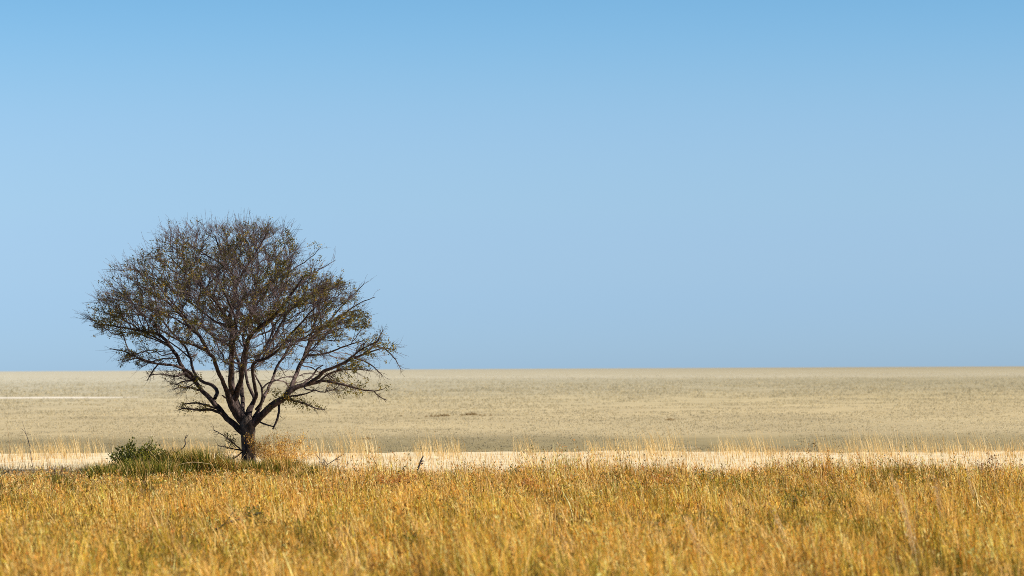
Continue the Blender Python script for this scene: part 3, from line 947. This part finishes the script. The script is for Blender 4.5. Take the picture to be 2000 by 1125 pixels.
    return root


N_ATTR, TW_TIP, TW_THIN, LEAF_P = 4600, 2, 0.28, 2.2
tree()


# ------------------------------------------------------------------ shrubs and tussocks round the tree
def stems_up(W, org, n, spread, hlo, hhi, r, rng, wig=0.12, lean=(0, 0)):
    """Wiry stems fanning from a base; returns points along their upper parts and directions."""
    pts, drs = [], []
    for _ in range(n):
        a = rng.uniform(0, 6.28)
        b = np.array(org) + np.array([math.cos(a), math.sin(a), 0]) * spread * 0.25 * rng.random()
        h = rng.uniform(hlo, hhi)
        tip = b + np.array([math.cos(a) * spread * rng.random() + lean[0], math.sin(a) * spread * rng.random() + lean[1], h])
        k = 7
        t = np.linspace(0, 1, k)[:, None]
        p = b + (tip - b) * np.concatenate([t, t, t ** 0.8], 1)
        p[1:-1] += rng.normal(0, wig * h * .25, (k - 2, 3))
        q = smooth_path(np.concatenate([p, (r * (1.05 - 0.75 * t))], 1), h / 9)
        W.tube(q, 4, 0, rng)
        s = len(q) // 3
        pts.append(q[s:, :3]); drs.append(np.gradient(q[:, :3], axis=0)[s:])
    return np.concatenate(pts), unit(np.concatenate(drs))


def green_shrub():
    NL = 105
    rng = np.random.default_rng(21)
    o = P(268, 925, 64.3); o.z = 0
    root = tag(empty("evergreen_shrub", o), "dark green leafy shrub standing off the tree's trunk", "shrub")
    W, B = Wood(), Bag()
    shoots = [(222, 884), (234, 876), (247, 872), (262, 862), (275, 876), (291, 863), (300, 872), (312, 878), (320, 886), (242, 892), (284, 884), (255, 886), (305, 892), (228, 900), (270, 892), (316, 900), (240, 904), (262, 902), (286, 900), (302, 906), (328, 898), (333, 908), (216, 906)]
    for px, py in shoots:
        for rep in range(3):
            tip = np.array(P(px + rng.normal(0, 4), py + abs(rng.normal(0, 6)) * (rep > 0), 64.3 + rng.normal(0, .3)))
            b = np.array(o) + rng.normal(0, .1, 3) * np.array([1.6, 1, 0])
            t = np.linspace(0, 1, 6)[:, None]
            p = b + (tip - b) * np.concatenate([t, t, t ** .75], 1) + rng.normal(0, .015, (6, 3))
            q = smooth_path(np.concatenate([p, 0.007 * (1.1 - .8 * t)], 1), .05)
            W.tube(q, 4)
            n = len(q)
            ii = rng.integers(int(n * .2), n, NL)
            c = q[ii, :3] + rng.normal(0, .045, (NL, 3))
            d = unit(np.gradient(q[:, :3], axis=0)[ii] * 0.8 + unit(rng.normal(0, 1, (NL, 3))) * .02 + rng.normal(0, .012, (NL, 3)))
            B.add(diamonds(c, rng.uniform(.05, .085, NL), rng.uniform(.024, .038, NL), d + rng.normal(0, .45, (NL, 3)), rng.uniform(0, 6.28, NL), pick([(3, (.16, .18, .028)), (2.4, (.25, .255, .04)), (1, (.06, .075, .016)), (1.1, (.40, .36, .08))], NL, rng)))  # paler leaf tints put sunlit highlights into the colour
    W.build("stems", M_DEAD, root, tuple(o))
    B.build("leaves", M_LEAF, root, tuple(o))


green_shrub()


def tussock(px, py, Y, wpx, h, n, pal, label, seed, lean=-0.15):
    rng = np.random.default_rng(seed)
    o = P(px, py, Y); o.z = 0
    m = n
    s = wpx * Y / FPX * 0.5
    ox, oy = rng.normal(0, .5, m) * s, rng.normal(0, .5, m) * s * .7
    base = np.stack([o.x + ox, o.y + oy, np.zeros(m)], -1)
    hh = h * rng.uniform(.45, 1.05, m) * np.exp(-(ox / s) ** 2 * .35)
    tn = pick(pal, m, rng)
    sw = rng.random(m) < .05
    tn[sw] = pick([(2, (.84, .58, .26)), (1, (.78, .46, .16))], sw.sum(), rng)
    hh[sw] *= 1.25
    base[sw, 1] -= s * .5 * rng.random(sw.sum())
    v = blades(base, hh, rng.uniform(.009, .018, m), rng.uniform(0, np.pi, m), np.abs(rng.normal(.35, .2, m)), np.arctan2(oy, ox + lean) + rng.normal(0, .6, m), tn, 3, .7)
    B = Bag(); B.add(v)
    ob = B.build("grass_tussock", M_GRASS, None, tuple(o))
    return tag(ob, label, "grass tuft", "green tussocks round the tree")


TGREEN = [(3.2, (.13, .145, .02)), (2.2, (.24, .225, .033)), (2.4, (.065, .08, .013)), (1.2, (.72, .49, .15))]  # tussock greens, darkened a little to stand in for shade
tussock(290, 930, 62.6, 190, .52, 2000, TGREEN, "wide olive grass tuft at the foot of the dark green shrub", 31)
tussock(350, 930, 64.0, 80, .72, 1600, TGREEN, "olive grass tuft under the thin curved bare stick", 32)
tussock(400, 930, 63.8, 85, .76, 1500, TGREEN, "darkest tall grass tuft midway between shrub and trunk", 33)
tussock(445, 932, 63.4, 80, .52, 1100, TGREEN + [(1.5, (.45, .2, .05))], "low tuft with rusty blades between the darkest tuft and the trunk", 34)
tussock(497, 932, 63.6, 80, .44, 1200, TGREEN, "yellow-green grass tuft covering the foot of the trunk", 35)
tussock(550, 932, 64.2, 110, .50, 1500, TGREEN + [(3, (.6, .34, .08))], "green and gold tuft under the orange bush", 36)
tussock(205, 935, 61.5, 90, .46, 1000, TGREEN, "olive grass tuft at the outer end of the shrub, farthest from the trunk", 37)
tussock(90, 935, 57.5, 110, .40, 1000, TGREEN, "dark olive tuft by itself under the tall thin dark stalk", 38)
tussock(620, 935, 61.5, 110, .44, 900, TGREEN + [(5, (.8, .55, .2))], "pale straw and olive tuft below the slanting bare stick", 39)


def dry_bush():
    rng = np.random.default_rng(41)
    o = P(545, 928, 65.3); o.z = 0
    root = tag(empty("dry_bush", o), "orange wiry half-dead bush against the tree's trunk", "shrub")
    W, B = Wood(), Bag()
    pts, d = stems_up(W, tuple(o), 60, .72, .40, .95, .0045, rng, .22)
    k = rng.integers(0, len(pts), 420)
    spray(W, pts[k], d[k] * .8 + unit(rng.normal(0, 1, (420, 3))) * .8, rng, .06, .2, .003, (1, 3))
    k = rng.integers(0, len(pts), 6500)
    B.add(diamonds(pts[k] + rng.normal(0, .05, (6500, 3)), rng.uniform(.02, .05, 6500), rng.uniform(.008, .016, 6500), unit(rng.normal(0, 1, (6500, 3))) + np.array([0, 0, .4]), rng.uniform(0, 6.28, 6500), pick([(3, (.82, .46, .09)), (1.6, (.62, .27, .05)), (2.6, (.90, .60, .18)), (1.4, (.26, .21, .035))], 6500, rng)))
    W.build("stems", bark_mat("orange_stem", (.20, .10, .03), (.38, .20, .065), (.55, .32, .12), 8, 0, 1), root, tuple(o))
    B.build("leaves", M_GRASS, root, tuple(o))


dry_bush()


def bare_bush(px, py, Y, n, spread, h, label, seed):
    rng = np.random.default_rng(seed)
    o = P(px, py, Y); o.z = 0
    W = Wood()
    pts, d = stems_up(W, tuple(o), n, spread, h * .5, h, .0065, rng, .35)
    m = n * 9
    k = rng.integers(0, len(pts), m)
    spray(W, pts[k], d[k] * .6 + unit(rng.normal(0, 1, (m, 3))), rng, .06, .2, .0035, (1, 3))
    return tag(W.build("bare_bush", M_DEAD, None, tuple(o)), label, "dead bush", "bare twiggy bushes")


bare_bush(438, 925, 65.4, 16, .55, .62, "grey leafless twiggy bush between rusty tuft and trunk", 51)
bare_bush(404, 925, 65.6, 10, .4, .55, "grey leafless bush above the darkest grass tuft", 52)
bare_bush(640, 928, 63.0, 9, .45, .52, "sparse bare bush beyond the orange bush, by the slanting stick", 53)


def stick(name, rows, Y, label, twigs=(), sides=6, cat="dead stick", mat=None):
    W = Wood()
    p = smooth_path(px_path(rows, Y), .04)
    rng = np.random.default_rng(int(rows[0][0]))
    W.tube(p, sides, .12, rng)
    for t in twigs:
        W.tube(smooth_path(px_path(t, Y), .04), 5, .1, rng)
    o = Vector(p[0, :3]); 
    return tag(W.build(name, mat or M_DEAD, None, tuple(o)), label, cat)


stick("dead_stick", [(352, 915, 0, 1.6), (347, 893, 0, 1.4), (345, 884, 0, 1.3), (356, 876, 0, 1.2), (362, 868, 0, 1.1), (361, 859, 0, 1), (364, 850, 0, .7)], 64.9, "thin curved bare stick arching up between shrub and trunk",
      [[(345, 884, 0, 1.1), (339, 880, 0, 1), (336, 873, 0, .7)], [(363, 856, 0, .7), (368, 849, 0, .5)]])
stick("dead_stick", [(628, 915, 0, .9), (646, 903, 0, .8), (660, 894, 0, .75), (673, 886, 0, .5)], 62.6, "straight bare stick slanting up out of the sparse bare bush", [[(640, 907, 0, 1), (633, 898, 0, .6)], [(655, 897, 0, .8), (664, 897, 0, .5)]])
stick("dead_stick", [(624, 920, 0, .7), (625, 900, 0, .6), (624, 884, 0, .4)], 63.0, "thin upright bare stick beside the slanting one", [[(625, 898, 0, .8), (618, 888, 0, .5)]])
stick("broken_stump", [(812, 935, 0, 2.4), (814, 922, 0, 2.1), (819, 908, 0, 1.8), (822, 900, 0, 1.5), (827, 890, 0, 1)], 60.2, "short dark broken stick with two stubs standing alone at the grass edge",
      [[(817, 911, 0, 1.8), (823, 906, 0, 1.5), (827, 904, 0, .9)], [(820, 903, 0, 1.6), (826, 900, 0, 1.2), (829, 901, 0, .7)]], 7, mat=bark_mat("dark_wood", (.025, .022, .025), (.05, .045, .05), (.1, .09, .1), 10, .3, 1))
stick("dry_stalk", [(66, 925, 0, .6), (62, 900, 0, .6), (59, 878, 0, .55), (55, 858, 0, .5), (47, 842, 0, .4), (40, 836, 0, .25)], 59.5, "tall thin dark stalk with bent tip rising over the sand", [[(58, 872, 0, .4), (52, 850, 0, .35), (43, 822, 0, .25)]], 4, "dry stalk")
stick("dry_stalk", [(20, 925, 0, .5), (19, 880, 0, .45), (17, 850, 0, .4), (12, 826, 0, .25)], 60.5, "fainter thin pale stalk beside the tall dark one", [], 4, "dry stalk", bark_mat("pale_stalk", (.2, .13, .07), (.34, .23, .12), (.5, .36, .2), 8, 0, 1))
stick("arching_stem", [(305, 940, 0, .9), (318, 930, 0, .9), (332, 918, 0, .9), (350, 908, 0, .8), (375, 903, 0, .7), (402, 905, 0, .5), (420, 909, 0, .35)], 62.8, "pale dry grass stem arching over below the shrub", [], 4, "grass stem", bark_mat("straw", (.36, .25, .11), (.52, .37, .18), (.66, .5, .26), 8, 0, 1))
stick("dead_stick", [(403, 1046, 0, 2.4), (440, 1024, 0, 2.2), (476, 1012, 0, 2.2), (510, 1001, 0, 1.4)], 40.5, "long dark twig lying in the blurred near grass below the tree", [[(440, 1024, 0, 1.6), (455, 1000, 0, 1)], [(430, 1030, 0, 1.4), (436, 1052, 0, 1)]])


def plume(px0, py0, px1, py1, Y, n, label, seed):
    """A tall bleached grass stalk with a long loose plume."""
    rng = np.random.default_rng(seed)
    a, b = np.array(P(px0, py0, Y)), np.array(P(px1, py1, Y))
    a2 = a.copy()
    B = Bag()
    k = 7
    h = b[2] - 0
    base = np.tile(np.array([a[0], a[1], 0.0]), (k, 1)) + rng.normal(0, .02, (k, 3)) * np.array([1, 1, 0])
    lean = abs(b[0] - a[0]) / h
    pal = [(2, (.8, .6, .32)), (1, (.72, .5, .24))]
    B.add(blades(base, h * rng.uniform(.75, 1.02, k), np.full(k, .012), rng.normal(0, .4, k), np.full(k, lean) * rng.uniform(.8, 1.1, k), np.full(k, np.pi) + rng.normal(0, .12, k), pick(pal, k, rng, .08), 4, .5))
    t = rng.uniform(.25, 1, n)
    c = np.stack([base[0, 0] - (h * lean) * t ** 1.5, np.full(n, base[0, 1]), h * t], -1) + rng.normal(0, .014, (n, 3))
    B.add(diamonds(c, rng.uniform(.03, .07, n), rng.uniform(.008, .016, n), np.tile([-.2, 0, 1.0], (n, 1)) + rng.normal(0, .35, (n, 3)), rng.uniform(0, 6.28, n), pick(pal, n, rng, .12)))
    o = (base[0, 0], base[0, 1], 0)
    tag(B.build("tall_grass_stalk", M_GRASS, None, o), label, "grass stalk", "tall bleached grass stalks")


plume(1790, 1135, 1742, 925, 33.0, 150, "tallest and palest leaning grass stalk in the blurred near grass", 61)
plume(1838, 1020, 1822, 915, 43.0, 60, "thin bleached stalk standing just behind the tallest one", 62)
plume(1900, 990, 1888, 918, 48.0, 40, "short bleached stalk, the farthest back of the pale stalks", 63)
plume(1372, 1115, 1340, 1010, 34.0, 70, "pale leaning stalk nearest the camera after the tallest one", 64)
plume(1540, 1085, 1505, 985, 36.0, 60, "pale stalk between the middle and the tallest stalk", 65)


# ------------------------------------------------------------------ small weeds with dark seed heads
def seed_weed_mesh(seed):
    rng = np.random.default_rng(seed)
    W, B = Wood(), Bag()
    pts, d = stems_up(W, (0, 0, 0), 7, .2, .28, .5, .0035, rng, .2)
    k = rng.integers(0, len(pts), 36)
    a, e, sd = spray(W, pts[k], d[k] * .7 + unit(rng.normal(0, 1, (36, 3))) * .8, rng, .05, .13, .0025, (1, 2))
    c = np.concatenate([e, pts[rng.integers(0, len(pts), 50)]])
    c = np.repeat(c, 2, 0)
    m = len(c)
    B.add(diamonds(c + rng.normal(0, .006, (m, 3)), rng.uniform(.015, .03, m), rng.uniform(.012, .022, m), unit(rng.normal(0, 1, (m, 3))), rng.uniform(0, 6.28, m), pick([(2, (.16, .07, .03)), (2, (.3, .13, .045)), (1, (.42, .22, .08))], m, rng)))
    return W, B


M_WSTEM = bark_mat("weed_stem", (.12, .065, .035), (.2, .11, .06), (.3, .18, .1), 9, 0, 1)
protos = []
for s in (71, 72, 73):
    W, B = seed_weed_mesh(s)
    root = empty("seed_weed", (0, 0, 0))
    st = W.build("stems", M_WSTEM, root, (0, 0, 0))
    hd = B.build("seed_sprays", M_GRASS, root, (0, 0, 0))
    protos.append((root, st, hd))
spots = [(1945, 58.5, 1.25, "largest brown weed with seed heads, standing against the sand"), (1918, 59.5, .9, None), (1032, 59.8, .9, "brown seed weed standing alone at the middle of the grass edge"), (1092, 60, .8, None), (1160, 60, .7, None), (1538, 60, .9, "rounded brown seed weed above the spreading olive weed"),
         (1250, 60.2, .75, None), (1405, 60.2, .75, None), (1640, 60, .8, None), (1770, 59.5, .85, None), (112, 58.6, .95, "brown seed weed at the sand's edge between tall stalk and shrub"), (140, 58.2, .8, None), (720, 60.5, .75, None), (770, 60, .75, None), (880, 60.2, .7, None), (950, 59.8, .65, None), (1320, 59.6, .7, None), (1835, 58.8, .8, None)]
for i, (px, Y, s, lab) in enumerate(spots):
    r0, a0, b0 = protos[i % 3]
    if i < 3:
        r, kids_ = r0, ()
    else:
        r = r0.copy(); COL.objects.link(r)
        for k in (a0, b0):
            c = k.copy(); COL.objects.link(c); c.parent = r
    r.location = (X(px, Y), Y, 0)
    r.rotation_euler = (0, 0, i * 1.7)
    r.scale = (s, s, s)
    tag(r, lab or "small brown weed with dark seed heads among the grass tips along the sand", "weed", "seed weeds along the grass edge")


def low_weed(name, px, py, Y, h, spread, pal, label, seed, n=900):
    rng = np.random.default_rng(seed)
    o = P(px, py, Y); o.z = 0
    root = tag(empty(name, o), label, "weed")
    W, B = Wood(), Bag()
    pts, d = stems_up(W, tuple(o), 16, spread, h * .5, h, .004, rng, .2)
    k = rng.integers(0, len(pts), n)
    B.add(diamonds(pts[k] + rng.normal(0, .03, (n, 3)), rng.uniform(.025, .055, n), rng.uniform(.012, .024, n), unit(rng.normal(0, 1, (n, 3))) + np.array([0, 0, .3]), rng.uniform(0, 6.28, n), pick(pal, n, rng)))
    W.build("stems", M_WSTEM, root, tuple(o))
    B.build("leaves", M_LEAF, root, tuple(o))


PAL_G = [(3, (.11, .12, .018)), (2, (.2, .19, .03)), (1, (.06, .075, .015))]
PAL_R = [(3, (.52, .22, .06)), (2, (.6, .31, .1)), (1, (.4, .15, .045))]
low_weed("green_weed", 483, 1072, 40.5, .46, .24, PAL_G, "dark green leafy weed beside the long twig in the near grass", 81)
low_weed("green_weed", 1003, 945, 58.5, .40, .25, PAL_G, "small green weed at the grass edge beyond the broken stick", 82, 400)
low_weed("green_weed", 812, 1110, 36.0, .36, .2, PAL_G, "low olive weed nearest the camera of the green weeds", 83, 600)
low_weed("green_weed", 1545, 1000, 47.0, .36, .3, PAL_G, "spreading olive weed in the middle depth of the grass field", 84, 600)
low_weed("rust_weed", 768, 962, 54.5, .42, .5, PAL_R, "rust-coloured weed patch just in front of the broken stick", 85, 1100)
low_weed("rust_weed", 1308, 972, 53.5, .42, .5, PAL_R, "rust-coloured weed farthest from the tree, amid golden grass", 86, 1100)
low_weed("rust_weed", 1020, 975, 53.0, .40, .4, PAL_R, "faint rust-coloured weed between the two stronger rust patches", 87, 600)


# ------------------------------------------------------------------ low scrub far out on the pan
def scrub_mesh(seed):
    rng = np.random.default_rng(seed)
    B = Bag()
    n = 260
    th, r = rng.uniform(0, 6.28, n), np.sqrt(rng.random(n))
    c = np.stack([np.cos(th) * r * .5, np.sin(th) * r * .4, rng.random(n) * .34 * (1 - r * .7)], -1)
    B.add(diamonds(c, rng.uniform(.05, .12, n), rng.uniform(.03, .06, n), unit(rng.normal(0, 1, (n, 3))) + np.array([0, 0, .5]), rng.uniform(0, 6.28, n), pick([(2, (.32, .22, .10)), (2, (.40, .28, .13)), (1, (.22, .15, .07))], n, rng)))
    return B.build("pan_scrub", M_PANGRASS, None, (0, 0, 0))


sp_ = [scrub_mesh(91), scrub_mesh(92)]
scr = [(784, 811, .5), (833, 812, .55), (843, 812, .8), (853, 812, .9), (861, 811, .9), (868, 811, 1.0), (874, 811, 1.0), (903, 810, .7), (911, 809, .8), (916, 809, 1.05), (922, 808, 1.1), (928, 809, .95), (938, 810, .7), (947, 810, .55), (959, 810, .6), (1140, 807, .32), (1272, 803, .3), (1700, 800, .3)]
for i, (px, py, s) in enumerate(scr):
    horizon = 720 + (1000 - px) * 0.005
    Y = CAM_H * FPX / (py + 2 - horizon)
    o = sp_[i % 2] if i < 2 else sp_[i % 2].copy()
    if i >= 2: COL.objects.link(o)
    o.location = (X(px, Y), Y, 0)
    o.rotation_euler = (0, 0, i * 2.1)
    o.scale = (s * .34, s * .34, s * .46)
    tag(o, "low brown scrub clump in the dark broken line out on the pale pan" if px < 1000 else "small faint brown scrub clump apart from the dark line on the pan", "scrub", "scrub line on the pan" if px < 1000 else "scattered scrub on the pan")
for px, py, s, lab in [(716, 857, .42, "single dark low clump on the pan between tree and scrub line"), (1309, 820, .5, "single dark speck of scrub beyond the tall blond stems")]:
    horizon = 720 + (1000 - px) * 0.005
    Y = CAM_H * FPX / (py + 1 - horizon)
    o = sp_[0].copy(); COL.objects.link(o)
    o.location = (X(px, Y), Y, 0); o.scale = (s, s, s * .8)
    tag(o, lab, "scrub"); o['group'] = "lone scrub clumps"
